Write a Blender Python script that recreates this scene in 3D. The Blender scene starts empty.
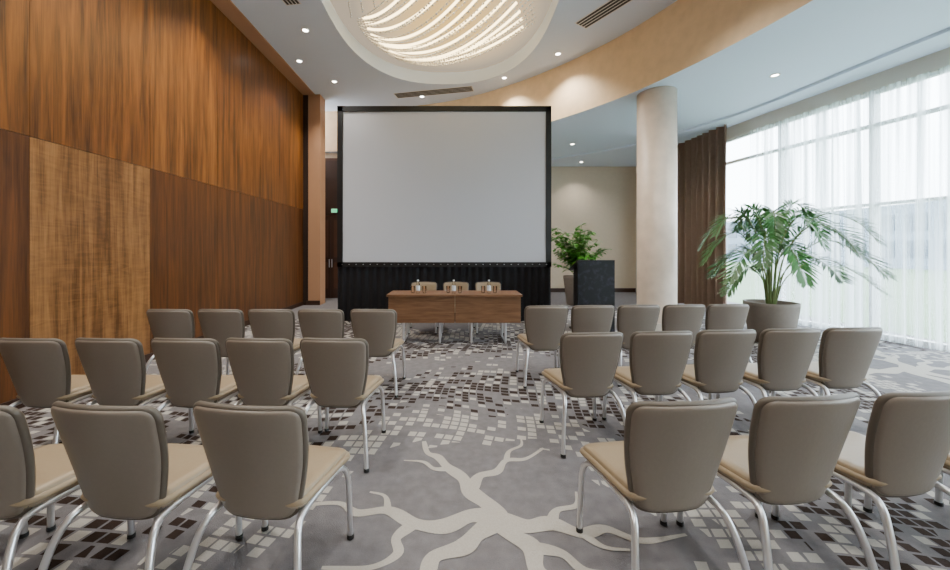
import bpy, math, random
from mathutils import Vector, Matrix
random.seed(7)
S = bpy.context.scene
COL = S.collection

# ------------------------------------------------------------------ helpers
def lin(r, g, b):
    f = lambda c: (c/255/12.92) if c/255 <= 0.04045 else ((c/255+0.055)/1.055)**2.4
    return (f(r), f(g), f(b), 1)

class NT:
    def __init__(s, name):
        s.m = bpy.data.materials.new(name); s.m.use_nodes = True
        s.t = s.m.node_tree; s.t.nodes.clear()
        s.out = s.t.nodes.new('ShaderNodeOutputMaterial')
    def n(s, typ, **kw):
        nd = s.t.nodes.new(typ)
        for k, v in kw.items():
            if k.startswith('i_'):
                key = k[2:]
                key = int(key) if key.isdigit() else key.replace('_', ' ')
                s.set(nd.inputs[key], v)
            else: setattr(nd, k, v)
        return nd
    def set(s, inp, v):
        if isinstance(v, bpy.types.NodeSocket): s.t.links.new(v, inp)
        elif isinstance(v, bpy.types.Node): s.t.links.new(v.outputs[0], inp)
        else: inp.default_value = v
    def math(s, op, a, b=0.0, c=None, clamp=False):
        nd = s.t.nodes.new('ShaderNodeMath'); nd.operation = op; nd.use_clamp = clamp
        s.set(nd.inputs[0], a); s.set(nd.inputs[1], b)
        if c is not None: s.set(nd.inputs[2], c)
        return nd.outputs[0]
    def mix(s, fac, a, b):
        nd = s.t.nodes.new('ShaderNodeMix'); nd.data_type = 'RGBA'
        s.set(nd.inputs[0], fac); s.set(nd.inputs[6], a); s.set(nd.inputs[7], b)
        return nd.outputs[2]
    def coords(s, scale=(1,1,1), loc=(0,0,0), rot=(0,0,0)):
        tc = s.n('ShaderNodeTexCoord'); mp = s.n('ShaderNodeMapping')
        s.t.links.new(tc.outputs['Object'], mp.inputs[0])
        mp.inputs['Scale'].default_value = scale; mp.inputs['Location'].default_value = loc
        mp.inputs['Rotation'].default_value = rot
        return mp.outputs[0]
    def bsdf(s, color, rough=0.5, metal=0.0, spec=0.5, bump=None, bstr=0.2, bdist=0.01, **kw):
        b = s.n('ShaderNodeBsdfPrincipled')
        s.set(b.inputs['Base Color'], color); s.set(b.inputs['Roughness'], rough)
        b.inputs['Metallic'].default_value = metal
        b.inputs['Specular IOR Level'].default_value = spec
        for k, v in kw.items(): s.set(b.inputs[k.replace('_', ' ')], v)
        if bump is not None:
            bn = s.n('ShaderNodeBump'); s.set(bn.inputs['Height'], bump)
            bn.inputs['Strength'].default_value = bstr; bn.inputs['Distance'].default_value = bdist
            s.t.links.new(bn.outputs[0], b.inputs['Normal'])
        s.t.links.new(b.outputs[0], s.out.inputs[0])
        return s.m

def simple(name, col, rough=0.5, metal=0.0, spec=0.5, nscale=0, var=0.08, bstr=0.0, **kw):
    k = NT(name)
    if nscale:
        nz = k.n('ShaderNodeTexNoise', i_Vector=k.coords(), i_Scale=nscale, i_Detail=4.0)
        dark = tuple(c*(1-var) for c in col[:3])+(1,)
        lt = tuple(min(1, c*(1+var)) for c in col[:3])+(1,)
        c = k.mix(nz.outputs[0], dark, lt)
        return k.bsdf(c, rough, metal, spec, bump=nz.outputs[0] if bstr else None, bstr=bstr, **kw)
    return k.bsdf(col, rough, metal, spec, **kw)

def emit(name, col, st):
    k = NT(name); e = k.n('ShaderNodeEmission'); e.inputs[0].default_value = col; e.inputs[1].default_value = st
    k.t.links.new(e.outputs[0], k.out.inputs[0]); return k.m

class MB:
    def __init__(s): s.v = []; s.f = []; s.mi = []; s.sm = []; s.uv = {}
    def add(s, verts, faces, mi=0, sm=False):
        o = len(s.v); s.v += [tuple(v) for v in verts]
        for f in faces: s.f.append(tuple(i+o for i in f)); s.mi.append(mi); s.sm.append(sm)
    def box(s, lo, hi, mi=0):
        x0,y0,z0 = lo; x1,y1,z1 = hi
        s.add([(x0,y0,z0),(x1,y0,z0),(x1,y1,z0),(x0,y1,z0),(x0,y0,z1),(x1,y0,z1),(x1,y1,z1),(x0,y1,z1)],
              [(0,3,2,1),(4,5,6,7),(0,1,5,4),(1,2,6,5),(2,3,7,6),(3,0,4,7)], mi)
    def tube(s, pts, r, n=8, mi=0, cap=True, r2=None):
        pts = [Vector(p) for p in pts]; rings = []; N = len(pts)
        t0 = (pts[1]-pts[0]).normalized()
        a = Vector((0,0,1)) if abs(t0.z) < .9 else Vector((1,0,0))
        nrm = t0.cross(a).normalized()
        V = []
        for i, p in enumerate(pts):
            t = (pts[min(i+1,N-1)]-pts[max(i-1,0)]).normalized()
            nrm = (nrm - t*nrm.dot(t)).normalized(); b = t.cross(nrm)
            rr = r if r2 is None else r+(r2-r)*i/(N-1)
            for k in range(n):
                an = 2*math.pi*k/n
                V.append(p+nrm*math.cos(an)*rr+b*math.sin(an)*rr)
        F = [(i*n+k, i*n+(k+1)%n, (i+1)*n+(k+1)%n, (i+1)*n+k) for i in range(N-1) for k in range(n)]
        s.add(V, F, mi, True)
        if cap: s.add(V[:n], [tuple(range(n))[::-1]], mi); s.add(V[-n:], [tuple(range(n))], mi)
    def lathe(s, prof, c=(0,0,0), n=32, mi=0, sm=True):
        V = []; 
        for r, z in prof:
            for k in range(n):
                a = 2*math.pi*k/n; V.append((c[0]+r*math.cos(a), c[1]+r*math.sin(a), c[2]+z))
        F = [(i*n+k, i*n+(k+1)%n, (i+1)*n+(k+1)%n, (i+1)*n+k) for i in range(len(prof)-1) for k in range(n)]
        s.add(V, F, mi, sm)
    def ball(s, c, r, mi=0):
        x,y,z = c
        s.add([(x+r,y,z),(x-r,y,z),(x,y+r,z),(x,y-r,z),(x,y,z+r),(x,y,z-r)],
              [(0,2,4),(2,1,4),(1,3,4),(3,0,4),(2,0,5),(1,2,5),(3,1,5),(0,3,5)], mi, True)
    def strip(s, curve, z0, z1, mi=0, sm=True):
        V = []; N = len(curve)
        for x, y in curve: V += [(x,y,z0),(x,y,z1)]
        s.add(V, [(2*i,2*i+2,2*i+3,2*i+1) for i in range(N-1)], mi, sm)
    def obj(s, name, mats, bevel=0, parent=None, smooth_angle=None):
        me = bpy.data.meshes.new(name); me.from_pydata(s.v, [], s.f)
        for m in mats: me.materials.append(m)
        me.polygons.foreach_set('material_index', s.mi); me.polygons.foreach_set('use_smooth', s.sm)
        me.update()
        o = bpy.data.objects.new(name, me); COL.objects.link(o)
        if bevel:
            b = o.modifiers.new('bevel', 'BEVEL'); b.width = bevel; b.segments = 2; b.limit_method = 'ANGLE'
        if parent: o.parent = parent
        return o

def cr(P, k=8, closed=False):
    P = [Vector(p) for p in P]; out = []; n = len(P)
    for i in range(n-1):
        p0 = P[i-1] if i > 0 else P[0]*2-P[1]
        p1, p2 = P[i], P[i+1]
        p3 = P[i+2] if i+2 < n else P[-1]*2-P[-2]
        for j in range(k):
            t = j/k
            out.append(0.5*((2*p1)+(p2-p0)*t+(2*p0-5*p1+4*p2-p3)*t*t+(3*p1-p0-3*p2+p3)*t**3))
    out.append(P[-1]); return out
def cr2(P, k=8): return [(p.x, p.y) for p in cr([(a,b,0) for a,b in P], k)]
def offset(c, d):
    out = []; N = len(c)
    for i,(x,y) in enumerate(c):
        a = c[max(i-1,0)]; b = c[min(i+1,N-1)]
        t = Vector((b[0]-a[0], b[1]-a[1])).normalized()
        out.append((x-t.y*d, y+t.x*d))   # left of travel
    return out
def resample(c, step):
    out = [c[0]]; acc = 0
    for i in range(1, len(c)):
        a = Vector(c[i-1]); b = Vector(c[i]); L = (b-a).length; pos = step-acc
        while pos <= L:
            q = a.lerp(b, pos/L); out.append((q.x,q.y)); pos += step
        acc = (acc+L) % step
    return out

# ------------------------------------------------------------------ materials
def wood(name, dark, light, fig=0.0, loc=0, horiz=False, con=2.4):
    k = NT(name)
    sc = (5, 5, .3) if not horiz else (1.2, 1.2, 12)
    v = k.coords(sc, (loc, loc*2, loc))
    n1 = k.n('ShaderNodeTexNoise', i_Vector=v, i_Scale=2.2, i_Detail=6.0, i_Distortion=0.6)
    n2 = k.n('ShaderNodeTexNoise', i_Vector=k.coords((40,40,1.2) if not horiz else (2,2,50)), i_Scale=3.0, i_Detail=3.0)
    f = k.math('ADD', k.math('MULTIPLY', n1.outputs[0], 0.7), k.math('MULTIPLY', n2.outputs[0], 0.3))
    if fig:
        w = k.n('ShaderNodeTexNoise', i_Vector=k.coords((1.5,1.5,7)), i_Scale=2.5, i_Detail=2.0, i_Distortion=1.5)
        f = k.math('ADD', k.math('MULTIPLY', f, 1-fig), k.math('MULTIPLY', w.outputs[0], fig))
    f = k.math('MULTIPLY_ADD', f, con, .5-con*.5, clamp=True)
    return k.bsdf(k.mix(f, dark, light), 0.36, spec=0.4)
M_wdark = wood('walnut_dark', lin(64,36,14), lin(130,80,34), con=3.4)
M_wlow = wood('walnut_low', lin(56,31,13), lin(108,65,30), loc=5, con=3.4)
M_wmid = wood('walnut_mid', lin(72,41,16), lin(142,90,40), loc=3, con=3.4)
M_wlight = wood('walnut_light', lin(88,56,26), lin(152,108,64), fig=.16, loc=7, con=4.2)
M_table = wood('table_oak', lin(88,60,40), lin(134,98,70), horiz=True)
M_gap = simple('shadow_gap', lin(40,22,10), .9)
M_wbase = simple('baseboard_wood', lin(50,28,16), .5, nscale=5)
M_ceil = simple('ceiling_paint', lin(220,232,248), .85, spec=.2, nscale=1.5, var=.01)
M_fascia = simple('fascia_plaster', lin(226,198,160), .7, nscale=6, var=.14)
M_strip = simple('ceiling_beige_strip', lin(180,138,106), .7, nscale=4, var=.04)
M_col = simple('column_marble_plaster', lin(220,202,184), .45, nscale=5, var=.2)
M_beige = simple('wallpaper_beige', lin(212,196,174), .7, nscale=9, var=.06)
M_header = simple('header_plaster', lin(205,198,186), .7, nscale=5, var=.04)
M_black = simple('black_frame', lin(10,11,14), .5)
M_skirt = simple('black_cloth', lin(10,10,17), .9, nscale=30, var=.2)
M_chrome = simple('satin_chrome', lin(215,215,218), .28, metal=.8)
M_rub = simple('black_rubber', lin(25,25,25), .6)
M_leather = simple('taupe_leather', lin(121,111,101), .38, spec=.5, nscale=60, var=.05, bstr=.05)
M_seat = simple('beige_leather', lin(142,125,101), .40, spec=.45, nscale=60, var=.05, bstr=.05)
M_pipe = simple('leather_piping', lin(90,82,73), .5)
M_white = simple('window_frame_white', lin(225,230,232), .4)
M_drape = simple('brown_drape', lin(122,100,84), .85, nscale=12, var=.12)
M_door = simple('door_dark_wood', lin(70,42,26), .45, nscale=6, var=.2)
M_planter = simple('planter_concrete', lin(122,112,102), .7, nscale=20, var=.12, bstr=.1)
M_soil = simple('soil', lin(50,38,28), .95, nscale=40, var=.4)
M_leaf = simple('palm_leaf', lin(52,106,40), .4, nscale=3, var=.45)
M_leaf2 = simple('ficus_leaf', lin(84,152,44), .4, nscale=5, var=.5)
M_stem = simple('plant_stem', lin(100,116,56), .6, nscale=8, var=.3)
M_vent = simple('vent_dark', lin(50,52,55), .6)
M_spotrim = simple('downlight_trim', lin(225,225,225), .4)
M_lamp = emit('lamp_glow', (1,.93,.8,1), 30)
M_label = simple('bottle_label', lin(215,222,230), .5)
k = NT('podium_granite')
nz = k.n('ShaderNodeTexNoise', i_Vector=k.coords(), i_Scale=14.0, i_Detail=8.0)
k.bsdf(k.mix(k.math('MULTIPLY_ADD', nz.outputs[0], 5.0, -2.6, clamp=True), lin(6,6,10), lin(40,40,52)), .5, spec=.3)
M_podium = k.m
k = NT('projection_fabric')
k.bsdf(lin(198,200,208), .8, spec=.2); M_screen = k.m
k = NT('clear_glass'); k.bsdf((.97,.99,1,1), .03, Transmission_Weight=1.0, IOR=1.15); M_glass = k.m
k = NT('window_glass')
tr = k.n('ShaderNodeBsdfTransparent'); gl = k.n('ShaderNodeBsdfGlossy'); gl.inputs['Roughness'].default_value = .02
tr.inputs[0].default_value = (.93,.97,.98,1)
mx = k.n('ShaderNodeMixShader'); mx.inputs[0].default_value = .05
k.t.links.new(tr.outputs[0], mx.inputs[1]); k.t.links.new(gl.outputs[0], mx.inputs[2]); k.t.links.new(mx.outputs[0], k.out.inputs[0])
M_pane = k.m
# sheer
k = NT('sheer_fabric')
tr = k.n('ShaderNodeBsdfTransparent'); df = k.n('ShaderNodeBsdfDiffuse'); tl = k.n('ShaderNodeBsdfTranslucent')
df.inputs[0].default_value = (.9,.92,.93,1); tl.inputs[0].default_value = (.84,.90,.94,1)
m1 = k.n('ShaderNodeMixShader'); m1.inputs[0].default_value = .6
k.t.links.new(df.outputs[0], m1.inputs[1]); k.t.links.new(tl.outputs[0], m1.inputs[2])
m2 = k.n('ShaderNodeMixShader')
nz = k.n('ShaderNodeTexNoise', i_Vector=k.coords((1,4.5,.06)), i_Scale=3.0, i_Detail=3.0)
k.set(m2.inputs[0], k.math('MULTIPLY_ADD', nz.outputs[0], 3.2, -1.15, clamp=True))
k.t.links.new(tr.outputs[0], m2.inputs[1]); k.t.links.new(m1.outputs[0], m2.inputs[2]); k.t.links.new(m2.outputs[0], k.out.inputs[0])
M_sheer = k.m
# carpet
k = NT('carpet_mosaic')
G = 0.078
v = k.coords((1/G,1/G,1), rot=(0,0,math.radians(8)))
wob = k.n('ShaderNodeTexNoise', i_Vector=k.coords(), i_Scale=.7, i_Detail=0.0)
vadd = k.n('ShaderNodeVectorMath', operation='MULTIPLY_ADD')
k.set(vadd.inputs[0], wob.outputs[1]); vadd.inputs[1].default_value=(5,5,0); k.set(vadd.inputs[2], v)
sep = k.n('ShaderNodeSeparateXYZ', i_Vector=vadd.outputs[0])
fx = k.math('FLOOR', sep.outputs[0]); fy = k.math('FLOOR', sep.outputs[1])
rx = k.math('FRACT', sep.outputs[0]); ry = k.math('FRACT', sep.outputs[1])
cell = k.n('ShaderNodeCombineXYZ', i_0=fx, i_1=fy)
wn = k.n('ShaderNodeTexWhiteNoise', noise_dimensions='2D', i_Vector=cell.outputs[0])
ins = k.math('MULTIPLY', k.math('LESS_THAN', k.math('ABSOLUTE', k.math('SUBTRACT', rx, .5)), .41),
             k.math('LESS_THAN', k.math('ABSOLUTE', k.math('SUBTRACT', ry, .5)), .39))
pos = k.coords()
ps = k.n('ShaderNodeSeparateXYZ', i_Vector=pos)
big = k.n('ShaderNodeTexNoise', i_Vector=pos, i_Scale=.9, i_Detail=1.0)
def dist(cx, cy, sx=1, sy=1):
    a = k.math('MULTIPLY', k.math('SUBTRACT', ps.outputs[0], cx), sx); b = k.math('MULTIPLY', k.math('SUBTRACT', ps.outputs[1], cy), sy)
    return k.math('SQRT', k.math('ADD', k.math('MULTIPLY', a, a), k.math('MULTIPLY', b, b)))
r = dist(0.15, 2.0, .95, 1)
for c in [(5.9,4.3),(-3.6,5.4),(3.4,-1.0),(-3.2,.4),(3.0,7.2),(-.3,7.6)]: r = k.math('MINIMUM', r, dist(*c))
r = k.math('ADD', r, k.math('MULTIPLY_ADD', big.outputs[0], 1.0, -.5))
def bump_(center, w, amp):
    t = k.math('DIVIDE', k.math('SUBTRACT', r, center), w)
    return k.math('MULTIPLY', k.math('SUBTRACT', 1.0, k.math('MULTIPLY', t, t), clamp=True), amp)
pw = k.math('MAXIMUM', bump_(1.15, .35, .66), bump_(2.1, .8, .24))
pd = bump_(2.0, .62, .60)
isw = k.math('MULTIPLY', ins, k.math('LESS_THAN', wn.outputs[0], pw))
isd = k.math('MULTIPLY', ins, k.math('GREATER_THAN', wn.outputs[0], k.math('SUBTRACT', 1.0, pd)))
fine = k.n('ShaderNodeTexNoise', i_Vector=pos, i_Scale=160.0, i_Detail=2.0)
mott = k.n('ShaderNodeTexNoise', i_Vector=pos, i_Scale=14.0, i_Detail=6.0)
base = k.mix(mott.outputs[0], lin(98,96,98), lin(132,129,132))
c = k.mix(isd, base, lin(52,41,36)); c = k.mix(isw, c, lin(174,170,163))
c = k.mix(k.math('MULTIPLY_ADD', fine.outputs[0], .9, -.15, clamp=True), c, k.mix(.3, c, (0,0,0,1)))
M_carpet = k.bsdf(c, .95, spec=.1, bump=fine.outputs[0], bstr=.3)
M_carpetL = simple('carpet_light_pile', lin(170,165,157), .95, spec=.1, nscale=120, var=.15, bstr=.3)

# ------------------------------------------------------------------ room shell
HZ, LZ = 5.67, 4.46
b = MB(); b.box((-5.2,-3.2,-.12),(7.9,13.3,0)); floor = b.obj('floor', [M_carpet])

win = cr2([(7.3,-3),(7.6,-1),(7.62,1),(7.5,3.3),(7.2,5.36),(6.92,6.85),(6.6,8.8),(6.48,10.5),(6.4,13)], 10)
fas = cr2([(4.5,-3),(4.58,0),(4.5,2.4),(4.29,4.3),(3.92,5.7),(3.42,6.9),(2.9,7.75),(2.26,8.55),(1.5,9.3),(.6,10),(-.5,10.55),(-2.2,11.0),(-4.6,11.25)], 8)

# left wall, panelled
b = MB()
b.box((-4.30,-3,0),(-4.10,9.95,HZ),1)
ys = [-3.45+1.4*i for i in range(11)]
for i in range(10):
    y0 = max(-3, ys[i]+.0)+.002; y1 = min(9.95, ys[i+1])-.002
    if y1 <= y0: continue
    lm = 3 if abs(ys[i]-3.55) < .01 else 5
    b.box((-4.10,y0,.10),(-4.08,y1,2.567),lm)
    b.box((-4.10,y0,2.573),(-4.08,y1,HZ),0 if i % 3 else 2)
b.box((-4.095,-3,0),(-4.065,9.95,.10),4)
b.obj('wall_left', [M_wdark, M_gap, M_wmid, M_wlight, M_wbase, M_wlow])
b = MB(); b.box((-4.8,9.96,0),(-3.63,10.35,HZ),0); b.box((-4.08,9.935,0),(-3.95,9.96,HZ),1)
b.box((-4.0,9.93,0),(-3.63,9.96,.12),2)
b.obj('wall_pier', [M_strip, M_gap, M_wbase])
b = MB(); b.box((-5.0,10.36,0),(-4.8,11.5,LZ)); b.obj('wall_left_recess', [M_beige])
b = MB(); b.box((-5.0,11.4,0),(0,11.55,LZ)); b.box((-.15,11.55,0),(0,13,LZ)); b.obj('wall_back_left', [M_beige])
b = MB(); b.box((0,13,0),(6.6,13.15,LZ)); b.obj('wall_back', [M_beige])
b = MB(); b.box((0,12.975,0),(6.38,13,.14)); b.obj('baseboard_back', [M_wbase])
b = MB(); b.box((-5.2,-3.2,0),(7.7,-3,HZ)); b.obj('wall_rear', [M_beige])
# door in recess
b = MB(); b.box((-4.5,11.36,0),(-3.1,11.398,4.3),0)
for x0 in (-4.42,-3.79):
    b.box((x0,11.335,.03),(x0+.61,11.36,2.5),1)
    b.box((x0+.08,11.325,.3),(x0+.53,11.335,1.1),0); b.box((x0+.08,11.325,1.25),(x0+.53,11.335,2.4),0)
b.box((-4.42,11.335,2.55),(-3.18,11.36,4.22),1)
b.tube([(-3.84,11.30,.95),(-3.84,11.30,1.2)],.012,8,2); b.tube([(-3.76,11.30,.95),(-3.76,11.30,1.2)],.012,8,2)
b.obj('door_1', [M_door, M_wbase, M_chrome])
b = MB(); b.box((-3.78,11.29,2.62),(-3.58,11.33,2.74),0); b.box((-3.77,11.285,2.63),(-3.59,11.29,2.73),1)
b.obj('exit_sign', [M_spotrim, emit('exit_green', (.1,.8,.35,1), 1.5)])

# high ceiling with coffer hole
import bmesh
def coffer(n=64):
    P = []
    for i in range(n):
        a = 2*math.pi*i/n; ca, sa = math.cos(a), math.sin(a); e = 2/2.4
        P.append((-.25+2.0*math.copysign(abs(ca)**e,ca), 6.6+2.75*math.copysign(abs(sa)**e,sa)))
    return P
def fill_poly(name, loops, z, mat, flip=True):
    bm = bmesh.new(); ed = []
    for L in loops:
        vs = [bm.verts.new((x,y,z)) for x,y in L]
        ed += [bm.edges.new((vs[i], vs[(i+1)%len(vs)])) for i in range(len(vs))]
    bmesh.ops.triangle_fill(bm, edges=ed, use_beauty=True)
    for f in bm.faces:
        if f.normal.z > 0: f.normal_flip()
    me = bpy.data.meshes.new(name); bm.to_mesh(me); bm.free(); me.materials.append(mat)
    o = bpy.data.objects.new(name, me); COL.objects.link(o); return o
cof = coffer()
fill_poly('ceiling', [[(-4.8,-3)]+fas+[(-4.8,11.25)], cof], HZ, M_ceil)
fill_poly('ceiling_lower', [fas+[(-5,11.3),(-5,11.55),(-.1,11.55),(-.1,13.1),(6.4,13.1)]+win[::-1]], LZ, M_ceil)
b = MB(); b.strip(fas, LZ, HZ); b.strip(offset(fas,-.06), LZ-.0, HZ)
b.obj('trim_fascia', [M_fascia])
sof = cr2([(1.0,12.9),(3.14,12.0),(5.07,10.3),(5.9,8.6),(6.25,7.6),(6.55,5.4),(6.85,3.2),(6.95,1),(6.9,-3)],8)
b = MB(); b.strip(sof, LZ-.0, LZ-.05)
b.obj('trim_soffit', [M_ceil])
fill_poly('ceiling_perimeter', [sof+[(7.3,-3)]+win[1:]+[(1.0,13.1)]], LZ-.05, M_ceil)
b = MB(); b.box((-4.08,-3,HZ-.03),(-3.76,9.95,HZ-.005)); b.obj('trim_ceiling_left', [M_strip])
# coffer
CH=.30
b = MB(); cl = cof+[cof[0]]
b.strip(cl, HZ, HZ+CH, 0)
big_ = [(-.25+(x+.25)*1.035, 6.6+(y-6.6)*1.03) for x,y in cof]
V = [(x,y,HZ-.006) for x,y in cof]+[(x,y,HZ-.006) for x,y in big_]; n = len(cof)
b.add(V, [(i,(i+1)%n,n+(i+1)%n,n+i) for i in range(n)], 0)
b.obj('trim_coffer', [M_ceil])
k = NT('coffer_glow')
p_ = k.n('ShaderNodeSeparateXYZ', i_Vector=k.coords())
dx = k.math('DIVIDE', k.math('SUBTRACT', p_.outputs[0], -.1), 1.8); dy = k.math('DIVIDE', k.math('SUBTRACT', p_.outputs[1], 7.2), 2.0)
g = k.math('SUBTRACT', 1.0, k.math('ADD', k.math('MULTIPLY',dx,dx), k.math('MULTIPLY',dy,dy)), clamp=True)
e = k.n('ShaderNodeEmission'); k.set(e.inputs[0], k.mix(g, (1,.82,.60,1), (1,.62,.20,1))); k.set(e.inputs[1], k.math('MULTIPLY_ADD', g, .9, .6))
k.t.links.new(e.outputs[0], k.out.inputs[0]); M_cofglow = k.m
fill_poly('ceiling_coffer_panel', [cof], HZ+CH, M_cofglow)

# header + windows
b = MB(); ins_ = offset(win,.06)
b.strip(ins_, 4.13, LZ); b.strip(win, 4.13, LZ)
V=[]; 
for (x,y),(x2,y2) in zip(win, ins_): V += [(x,y,4.13),(x2,y2,4.13)]
b.add(V, [(2*i,2*i+1,2*i+3,2*i+2) for i in range(len(win)-1)], 0, True)
b.obj('wall_window_header', [M_header])
b = MB()
frames = [w for w in win if w[1] < 10.9]
def at_y(y):
    for i in range(len(win)-1):
        if win[i][1] <= y <= win[i+1][1]:
            t = (y-win[i][1])/(win[i+1][1]-win[i][1]); return (win[i][0]+(win[i+1][0]-win[i][0])*t, y)
def bar(z0, z1, d):
    a = offset(frames, d); c2 = offset(frames, -d)
    V=[]
    for (x,y),(x2,y2) in zip(a,c2): V += [(x,y,z0),(x,y,z1),(x2,y2,z1),(x2,y2,z0)]
    b.add(V, [(4*i+j,4*i+(j+1)%4,4*(i+1)+(j+1)%4,4*(i+1)+j) for i in range(len(a)-1) for j in range(4)], 0)
bar(0,.1,.05); bar(3.54,3.60,.035); bar(2.22,2.27,.03); bar(4.08,4.14,.04)
for y in [-2.5,-1.05,.4,1.85,3.3,4.75,6.2,7.65,9.1,10.5]:
    x,_ = at_y(y); b.box((x-.07,y-.035,0),(x+.05,y+.035,4.13),0)
b.strip(frames, .1, 4.1, 1)
b.obj('window_1', [M_white, M_pane])
b = MB(); b.strip([w for w in win if w[1] > 10.6], 0, 4.13); b.obj('wall_right_back', [M_beige])

# sheer curtain
def curtain(name, curve, amp, wl, z0, z1, mat, var=.3):
    c = resample(curve, wl/10); V=[]; ph = 0; N=len(c); offs=[]
    for i in range(N):
        ph += 2*math.pi/10*(1+var*math.sin(i*.05)+var*.6*math.sin(i*.173+1))
        offs.append(math.sin(ph)*(.75+.25*math.sin(i*.11)))
    rows = 7
    for j in range(rows):
        t = j/(rows-1); z = z1+(z0-z1)*t
        for i in range(N):
            a = c[max(i-1,0)]; d = c[min(i+1,N-1)]; tt = Vector((d[0]-a[0],d[1]-a[1])).normalized()
            o = offs[i]*amp*(.6+.4*t)+.01*math.sin(i*.03+t*3)
            V.append((c[i][0]-tt.y*o, c[i][1]+tt.x*o, z))
    F = [(j*N+i,j*N+i+1,(j+1)*N+i+1,(j+1)*N+i) for j in range(rows-1) for i in range(N-1)]
    m = MB(); m.add(V,F,0,True); return m.obj(name,[mat])
cc = offset(win,.16)
curtain('sheer_curtain', [w for w in cc if -2.7<w[1]<8.3], .035, .13, .02, 4.12, M_sheer)
curtain('sheer_curtain', [w for w in cc if 10.95<w[1]<12.8], .035, .13, .02, 4.12, M_sheer)
cc2 = offset(win,.30)
curtain('drape_curtain', [w for w in cc2 if 8.45<w[1]<10.8], .12, .24, .02, 4.40, M_drape, .15)

# column
b = MB(); CX, CY = 3.84, 7.05
b.lathe([(0,LZ),(.34,LZ),(.34,.14)],(CX,CY,0),48,0); b.lathe([(.36,.14),(.36,0)],(CX,CY,0),48,1); b.lathe([(.34,.14),(.36,.14)],(CX,CY,0),48,1)
b.obj('column', [M_col, M_header])

# exterior
b = MB(); b.box((8,-40,-.6),(120,120,-.35)); b.obj('ground_exterior', [simple('lawn', lin(92,112,86), .9, nscale=.4, var=.2)])
M_bw = simple('building_wall', lin(112,124,138), .8, nscale=.3, var=.05); M_bg = simple('building_glass', lin(72,84,98), .3)
b = MB(); b.box((44,2,-.35),(56,80,6.0),0)
for z in (.8,3.4):
    for i in range(28): b.box((43.93,3.2+i*2.6,z),(44,4.9+i*2.6,z+1.6),1)
b.obj('building_exterior', [M_bw, M_bg])

# ------------------------------------------------------------------ carpet motif
def stroke(m, P, w0, w1, z):
    c = cr([(x,y,0) for x,y in P], 8); N=len(c); V=[]
    for i,p in enumerate(c):
        t = (c[min(i+1,N-1)]-c[max(i-1,0)]).normalized(); w = (w0+(w1-w0)*(i/(N-1)))*(1+.12*math.sin(i*.5))/2
        V += [(p.x-t.y*w,p.y+t.x*w,z),(p.x+t.y*w,p.y-t.x*w,z)]
    m.add(V,[(2*i+1,2*i+3,2*i+2,2*i) for i in range(N-1)])
b = MB(); z = .002
T = [([(.24,2.02),(.20,2.14),(.10,2.26),(.05,2.40),(-.05,2.52),(-.12,2.64),(-.20,2.70),(-.24,2.86)],.13,.03),
     ([(.10,2.28),(.16,2.42),(.28,2.47),(.36,2.60),(.50,2.62),(.66,2.76)],.08,.02),
     ([(.36,2.60),(.40,2.72),(.50,2.80),(.52,2.92)],.04,.012),
     ([(-.03,2.50),(-.14,2.50),(-.22,2.58),(-.36,2.60)],.05,.012),
     ([(.28,2.03),(.10,2.06),(-.06,1.98),(-.22,2.0),(-.38,2.10),(-.55,2.08),(-.68,2.16),(-.9,2.14)],.13,.02),
     ([(-.22,2.0),(-.30,1.90),(-.28,1.80),(-.40,1.72),(-.62,1.72)],.07,.02),
     ([(-.38,2.10),(-.42,2.22),(-.52,2.26)],.04,.012),
     ([(.2,2.04),(.38,1.98),(.52,2.0),(.66,1.93),(.80,1.96),(.95,1.88),(1.2,1.92)],.13,.02),
     ([(.52,2.0),(.58,2.10),(.70,2.14),(.74,2.26)],.06,.015),
     ([(.22,2.05),(.30,1.92),(.38,1.84),(.38,1.70),(.48,1.58),(.46,1.40),(.55,1.2)],.12,.05),
     ([(.26,2.04),(.12,1.93),(.04,1.84),(-.10,1.78),(-.14,1.66),(-.26,1.58),(-.3,1.3)],.12,.04),
     ([(.38,1.84),(.52,1.80),(.60,1.70),(.76,1.68),(.9,1.6)],.07,.015),
     ([(.66,1.93),(.74,1.84),(.86,1.82)],.05,.012)]
for i,(P,a,c) in enumerate(T): stroke(b,P,a,c,z+i*.0002)
def tree(ox,oy,rot,sc,z):
    co,si = math.cos(rot)*sc, math.sin(rot)*sc
    for i,(P,a,c) in enumerate(T):
        stroke(b,[(ox+(x-.19)*co-(y-2.03)*si, oy+(x-.19)*si+(y-2.03)*co) for x,y in P],a*sc,c*sc,z+i*.0002)
tree(5.6,4.5,1.2,1.4,z); tree(-3.1,5.2,2.4,1.2,z); tree(3.2,-.9,.4,1.3,z); tree(2.7,6.2,2.1,1.1,z)
b.obj('carpet_pattern', [M_carpetL], parent=floor)

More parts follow.
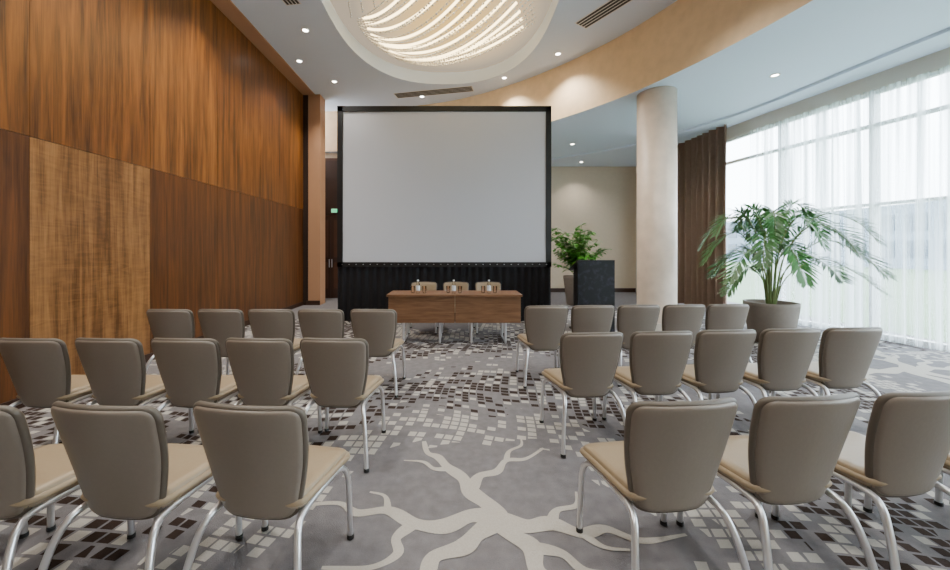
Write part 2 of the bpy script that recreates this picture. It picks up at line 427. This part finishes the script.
# ------------------------------------------------------------------ chair
def pillow(m, outline, prof, place, mi_front, mi_back, mi_edge=None):
    n = len(outline); cx = sum(p[0] for p in outline)/n; cy = sum(p[1] for p in outline)/n
    def ringpts(k, h):
        return [place(cx+(a-cx)*k, cy+(bb-cy)*k, h*1.0) for a,bb in outline]
    for sign, mi in ((1,mi_front),(-1,mi_back)):
        V=[]; 
        for k_,h in prof: V += ringpts(k_, h*sign)
        V.append(place(cx,cy,prof[-1][1]*sign))
        F=[]; R=len(prof)
        for i in range(R-1):
            for j in range(n):
                q=(i*n+j,i*n+(j+1)%n,(i+1)*n+(j+1)%n,(i+1)*n+j); F.append(q if sign<0 else q[::-1])
        for j in range(n):
            q=((R-1)*n+j,(R-1)*n+(j+1)%n,R*n); F.append(q if sign<0 else q[::-1])
        m.add(V,F,mi,True)
def round_outline(corners, r, k=6):
    out=[]; n=len(corners)
    for i in range(n):
        p=Vector(corners[i]); a=Vector(corners[i-1]); c=Vector(corners[(i+1)%n])
        d1=(a-p).normalized(); d2=(c-p).normalized(); rr = r[i] if isinstance(r,(list,tuple)) else r
        s=p+d1*rr; e=p+d2*rr
        for j in range(k+1):
            t=j/k; q=s*(1-t)**2+p*2*t*(1-t)+e*t*t; out.append((q.x,q.y))
    res=[]; N=len(out)
    for i in range(N):
        a=Vector(out[i]); c=Vector(out[(i+1)%N]); L=(c-a).length; s=max(1,int(L/.03))
        for j in range(s): q=a.lerp(c,j/s); res.append((q.x,q.y))
    return res
m = MB()
BZ=.372
ol = round_outline([(-.158,BZ),(.158,BZ),(.218,.64),(.232,.856),(0,.867),(-.232,.856),(-.218,.64)], [.06,.06,.10,.05,.1,.05,.10])
def pb(a,z,h):
    t=max(0,(z-BZ)/.5)
    y = .10-.12*t**1.2 + .9*a*a
    return (a, y+h, z)
prof=[(1.0,.014),(.99,.020),(.96,.0245),(.92,.026)]+[(.8-.1*i,.027) for i in range(8)]+[(.04,.027)]
pillow(m, ol, prof, pb, 1, 0)
rim=[pb(a,z_,0) for a,z_ in ol]; rim.append(rim[0]); m.tube(rim,.0145,8,3,cap=False)
# seat
so = round_outline([(-.19,.095),(.19,.095),(.238,.50),(.0,.53),(-.238,.50)], [.05,.05,.07,.1,.07])
def psq(a,y,h): return (a,y,.437+h-(.03*max(0,(y-.40)/.13)**2))
pillow(m, so, [(1.0,.015),(.985,.027),(.95,.034)]+[(.85-.1*i,.037) for i in range(8)]+[(.04,.037)], psq, 1, 1)
rim=[psq(a,y,0) for a,y in so]; rim.append(rim[0]); m.tube(rim,.017,6,1,cap=False)
# frame
for s in (-1,1):
    P=[(s*.255,-.045,.012),(s*.240,-.015,.16),(s*.220,.02,.29),(s*.200,.06,.365),(s*.188,.13,.390),(s*.195,.33,.392),(s*.208,.43,.388),(s*.225,.475,.33),(s*.232,.485,.18),(s*.236,.49,.012)]
    m.tube(cr(P,5),.0145,8,2)
    m.tube([(s*.236,.49,0),(s*.236,.49,.02)],.018,10,4); m.tube([(s*.255,-.045,0),(s*.253,-.04,.02)],.018,10,4)
m.tube([(-.19,.14,.385),(.19,.14,.385)],.010,8,2); m.tube([(-.2,.40,.385),(.2,.40,.385)],.010,8,2)
chair0 = m.obj('conference_chair', [M_leather, M_seat, M_chrome, M_pipe, M_rub])
chair_mesh = chair0.data; first=[True]
def chair(x,y,rot=0):
    if first[0]: o=chair0; first[0]=False
    else: o=bpy.data.objects.new('conference_chair', chair_mesh); COL.objects.link(o)
    o.location=(x,y,.0045); o.rotation_euler=(0,0,math.radians(rot))
j=lambda a=1.2: random.uniform(-a,a)
for x in (-.84,-1.38,-1.89,-2.41,-2.93): chair(x,3.76,j()-2)
for x in (-.84,-1.36,-1.87,-2.40,-2.93): chair(x,2.52,j()-3)
for x in (-.83,-1.40,-1.95,-2.50,-3.05): chair(x,1.44,j()-6)
for i,x in enumerate((1.00,1.52,2.04,2.56,3.07)): chair(x,4.0+.03*i,j()+2)
for i,x in enumerate((1.02,1.56,2.08,2.61,3.14)): chair(x,2.70+.045*i,j()+4)
for i,x in enumerate((.94,1.50,2.06,2.62,3.18)): chair(x,1.48+.05*i,j()+7)
for x in (-.58,0.02,.62): chair(x,6.98,180+j(3))

# ------------------------------------------------------------------ screen
b = MB(); SY=7.6; s_=370/SY
x0,x1=-2.42,1.98; zt=4.44; zb=1.13
b.box((x0,SY,zb),(x0+.11,SY+.05,zt),0); b.box((x1-.11,SY,zb),(x1,SY+.05,zt),0)
b.box((x0,SY,zt-.11),(x1,SY+.05,zt),0); b.box((x0,SY,zb),(x1,SY+.05,zb+.10),0)
b.box((x0+.1,SY+.02,zb+.09),(x1-.1,SY+.03,zt-.1),1)
for i in range(30):
    x=x0+.1+i*(x1-x0-.2)/29; b.lathe([(0,0),(.012,0),(.012,.01)],(x,SY-.004,zb+.05),6,2)
for x in (x0+.25,x1-.25):
    b.tube([(x,SY+.1,.02),(x,SY+.1,zb+.2)],.025,8,0); b.tube([(x,SY-.0,.03),(x,SY+.7,.03)],.025,8,0); b.tube([(x,SY+.65,.03),(x,SY+.1,1.5)],.02,8,0)
sk=resample([(x0,SY+.03),(x1,SY+.03)],.015); V=[]; N=len(sk)
for i,(x,y) in enumerate(sk):
    o=.03*math.sin(i*.62+.8*math.sin(i*.07)); V += [(x,y+o*.3,zb+.04),(x,y+o,.01)]
b.add(V,[(2*i,2*i+1,2*i+3,2*i+2) for i in range(N-1)],3,True)
b.obj('projection_screen', [M_black, M_screen, M_chrome, M_skirt])

# ------------------------------------------------------------------ table
b = MB(); TY=5.8
b.box((-1.075,TY,.745),(-.003,TY+.6,.78),0); b.box((.003,TY,.745),(1.06,TY+.6,.78),0)
b.box((-1.05,TY+.03,.33),(-.004,TY+.055,.745),0); b.box((.004,TY+.03,.33),(1.035,TY+.055,.745),0)
for x in (-.82,-.24,.26,.80):
    b.tube([(x,TY+.10,.745),(x,TY+.08,.02)],.02,10,1); b.tube([(x,TY+.50,.745),(x,TY+.52,.02)],.02,10,1)
    b.tube([(x,TY+.06,.018),(x,TY+.55,.018)],.016,8,1)
b.obj('conference_table', [M_table, M_chrome], bevel=.004)
def bottle(x,y):
    m=MB(); m.lathe([(0,0),(.030,0),(.032,.01),(.032,.13),(.028,.15),(.013,.185),(.013,.205)],(x,y,.781),20,0)
    m.lathe([(.0325,.04),(.0325,.12)],(x,y,.781),20,1); m.lathe([(.015,.195),(.015,.215),(0,.215)],(x,y,.781),16,1)
    m.obj('water_bottle',[M_glass,M_label])
def glass(x,y):
    m=MB(); m.lathe([(0,0),(.028,0),(.034,.11),(.032,.11),(.026,.008),(0,.008)],(x,y,.781),20,0); m.obj('drinking_glass',[M_glass])
for x in (-.6,-.02,.55): bottle(x,TY+.2); glass(x+.1,TY+.22); glass(x-.09,TY+.25)

# podium
b = MB(); px,py=2.5,6.55
b.box((px-.33,py,.02),(px+.33,py+.05,1.30),0)
b.box((px-.27,py+.05,.02),(px-.23,py+.42,1.16),0); b.box((px+.23,py+.05,.02),(px+.27,py+.42,1.16),0)
b.box((px-.33,py,0),(px+.33,py+.48,.03),0)
b.add([(px-.33,py+.04,1.30),(px+.33,py+.04,1.30),(px+.33,py+.5,1.12),(px-.33,py+.5,1.12),(px-.33,py+.04,1.27),(px+.33,py+.04,1.27),(px+.33,py+.5,1.09),(px-.33,py+.5,1.09)],
      [(0,1,2,3),(7,6,5,4),(0,4,5,1),(1,5,6,2),(2,6,7,3),(3,7,4,0)],0)
b.box((px-.27,py+.08,.6),(px+.27,py+.4,.62),0)
b.obj('podium', [M_podium], bevel=.004)

# ------------------------------------------------------------------ plants
def leaf(m, p, d, up, L, W, mi, droop=.2, seg=3):
    d=d.normalized(); side=d.cross(up)
    if side.length<.01: side=Vector((1,0,0))
    side.normalize(); V=[]; pts=[]
    for i in range(seg+1):
        t=i/seg; w=W*math.sin(math.pi*min(.98,(.08+.92*t)))**.8/2 if i<seg else 0.0005
        if i==0: w=W*.12
        c=p+d*L*t-Vector((0,0,1))*droop*L*t*t
        V += [c+side*w, c-side*w]
    m.add(V,[(2*i,2*i+1,2*i+3,2*i+2) for i in range(seg)],mi,True)
b = MB(); PX,PY=5.12,6.0
b.lathe([(0,0),(.25,0),(.28,.02),(.36,.58),(.36,.64),(.325,.64),(.315,.57),(0,.57)],(PX,PY,0),36,0); b.lathe([(.317,.58),(0,.59)],(PX,PY,0),36,1)
base=Vector((PX,PY,.58))
# (azimuth, horizontal reach, peak height above soil, tip height)
fr=[(0.0,1.42,1.40,1.0),(.25,1.15,1.60,1.35),(-.35,1.40,1.10,.6),(-.8,1.0,1.35,.9),(.7,.9,1.5,1.2),(1.2,.8,1.55,1.3),
    (2.4,.95,1.45,1.1),(2.9,.95,1.25,.8),(3.14,.88,1.55,1.35),(3.5,.98,.95,.5),(3.9,.85,1.25,.8),(4.5,.8,1.0,.5),(5.0,.7,1.45,1.1),
    (1.7,.5,1.62,1.5),(5.6,1.2,.8,.35),(-.1,.6,1.68,1.5),(3.0,.5,1.62,1.45),(2.0,.9,.9,.5),(.1,1.3,.85,.45),(3.3,.8,.65,.25),
    (-.55,1.2,1.5,1.2),(4.1,.6,1.55,1.3),(.5,1.1,1.1,.7),(2.65,.7,1.0,.6)]
for az,R,pk,tip in fr:
    h=Vector((math.cos(az),math.sin(az),0)); Z=Vector((0,0,1))
    P=cr([base+h*.05, base+h*R*.16+Z*pk*.58, base+h*R*.48+Z*pk*.95, base+h*R*.80+Z*(pk*.45+tip*.55), base+h*R+Z*tip*.85],6); ns=len(P)-1
    b.tube(P,.010,5,3,r2=.003,cap=False)
    i0=9
    for i in range(i0,ns+1):
        t=(P[min(i+1,ns)]-P[i-1]).normalized(); sd=t.cross(Z)
        if sd.length<.05: continue
        sd.normalize(); up=sd.cross(t); st=(P[i]-P[i-1]).length
        u=(i-i0)/(ns-i0); LL=(.20+.11*R)*math.sin(math.pi*(.22+.68*u))**.8
        for s in (-1,1):
            for q in (0,.5):
                leaf(b,P[i]-t*st*q,(sd*s*.75+t*.8+up*.3+Vector((j(.12),j(.12),j(.12)))),up,LL*random.uniform(.8,1.15),.027,2,droop=.22)
b.obj('potted_palm', [M_planter,M_soil,M_leaf,M_stem])

b = MB(); FX,FY=3.28,10.0
b.lathe([(0,0),(.22,0),(.25,.02),(.34,.72),(.34,.78),(.30,.78),(.29,.72),(0,.72)],(FX,FY,0),32,0); b.lathe([(.30,.73),(0,.74)],(FX,FY,0),32,1)
for i in range(50):
    az=random.uniform(0,6.28); R=random.uniform(.15,.85); H=random.uniform(.35,1.52)*(1-.15*R)
    P=cr([(FX,FY,.73),(FX+math.cos(az)*R*.35,FY+math.sin(az)*R*.35,.73+H*.6),(FX+math.cos(az)*R,FY+math.sin(az)*R,.73+H)],5)
    b.tube(P,.009,5,3,r2=.003,cap=False)
    for p in P[4:]:
        for q in range(5):
            a=random.uniform(0,6.28); d=Vector((math.cos(a),math.sin(a),random.uniform(-.2,.7)))
            leaf(b,p,d,Vector((0,0,1)),random.uniform(.14,.22),.085,2,droop=.35)
b.obj('potted_ficus', [M_planter,M_soil,M_leaf2,M_stem])

# ------------------------------------------------------------------ chandelier
M_bead = simple('crystal_bead', (.95,.95,.95,1), .12, spec=1.0)
M_led = emit('led_strand_glow', (1,.74,.36,1), 9)
b = MB()
NSTR=22
for i in range(NSTR):
    u=i/(NSTR-1)
    A=Vector((-1.35-.55*math.sin(math.pi*u*.6), 8.6-1.5*u, HZ+.25)); a2=Vector((1.55-1.35*u**1.3, 7.2-3.0*u, HZ+.25))
    sag=.40+.30*math.sin(u*3.1)+.05*math.sin(i*2.3)
    P=[A.lerp(a2,t/60)-Vector((0,0,4*sag*(t/60)*(1-t/60))) for t in range(61)]
    for q in range(61):
        b.ball(P[q], .026 if q%2 else .018, 0)
    b.tube(P[::3],.004,4,0,cap=False)
    if i%2==0:
        Q=[p+Vector((0,.06,.10)) for p in P[4:57:2]]; b.tube(Q,.022,6,1)
for i in range(9):   # free-hanging bead drops on the near-left side
    x=-1.75+.2*i; y=5.6-.12*i
    for t in range(24): b.ball(Vector((x+.010*t*(.5+.05*i),y+.01*t,HZ+.27-.034*t)),.018,0)
b.obj('crystal_chandelier', [M_bead, M_led, M_chrome])

# ------------------------------------------------------------------ ceiling fixtures & lights
def fixture(x,y,z,watts,size=115,col=(1,.95,.87)):
    m=MB(); m.lathe([(.075,0),(.075,-.012),(.055,-.012),(.05,-.002)],(x,y,z),20,0); m.lathe([(.052,-.004),(0,-.004)],(x,y,z),20,1,False)
    m.obj('downlight',[M_spotrim,M_lamp])
    L=bpy.data.lights.new('downlight_beam','SPOT'); L.energy=watts; L.spot_size=math.radians(size); L.spot_blend=.8; L.color=col; L.shadow_soft_size=.06
    o=bpy.data.objects.new('downlight_beam',L); o.location=(x,y,z-.03); COL.objects.link(o)
HI=[(-2.85,7.05),(-3.0,9.2),(1.2,9.0),(2.2,7.9),(-3.0,4.9),(-2.9,2.6),(2.9,4.8),(3.1,2.2),(0.1,1.6),(0,-1.2),(-3,0),(3,-.8)]
for x,y in HI: fixture(x,y,HZ,310)
fixture(-.9,10.1,HZ,200)
for x,y in [(5.45,6.3),(4.75,8.6),(3.3,10.4),(5.6,2.6),(5.5,-.5)]: fixture(x,y,LZ,125)
fixture(1.5,12.2,LZ-.05,110); fixture(4.2,12.3,LZ-.05,110)
for y in (1.2,3.6,5.9,8.2):
    fixture(-3.45,y,HZ,230,100,(1,.88,.72))
def vent(name,P0,P1,w,z,n=4):
    m=MB(); a=Vector(P0); c=Vector(P1); d=(c-a).normalized(); nrm=Vector((-d.y,d.x))
    for i in range(n):
        o=nrm*(w*(i-(n-1)/2)/n); V=[]
        for p in (a+o,c+o):
            for s in (-1,1): q=p+nrm*s*w/n*.36; V.append((q.x,q.y,z-.006))
        m.add(V,[(0,1,3,2)],1)
    V=[]
    for p in (a-d*.02,c+d*.02):
        for s in (-1,1): q=p+nrm*s*w*.56; V.append((q.x,q.y,z-.003))
    m.add(V,[(0,1,3,2)],0); m.obj(name,[M_spotrim,M_vent])
vent('ceiling_vent',(-1.6,10.05),(.45,9.6),.30,HZ); vent('ceiling_vent',(2.35,6.9),(2.85,6.1),.3,HZ)
vent('ceiling_vent',(-2.75,6.3),(-2.85,5.6),.25,HZ)

# world
w=bpy.data.worlds.new('world'); S.world=w; w.use_nodes=True
bg=w.node_tree.nodes['Background']; bg.inputs[0].default_value=(.82,.91,1,1); bg.inputs[1].default_value=16.0

cam=bpy.data.cameras.new('camera'); co=bpy.data.objects.new('camera',cam); COL.objects.link(co)
co.location=(0,0,1.48); co.rotation_euler=(math.radians(90),0,0)
cam.sensor_width=36; cam.lens=370/950*36; cam.shift_x=20/950; cam.shift_y=-35/950; cam.clip_start=.05; cam.clip_end=300
S.camera=co
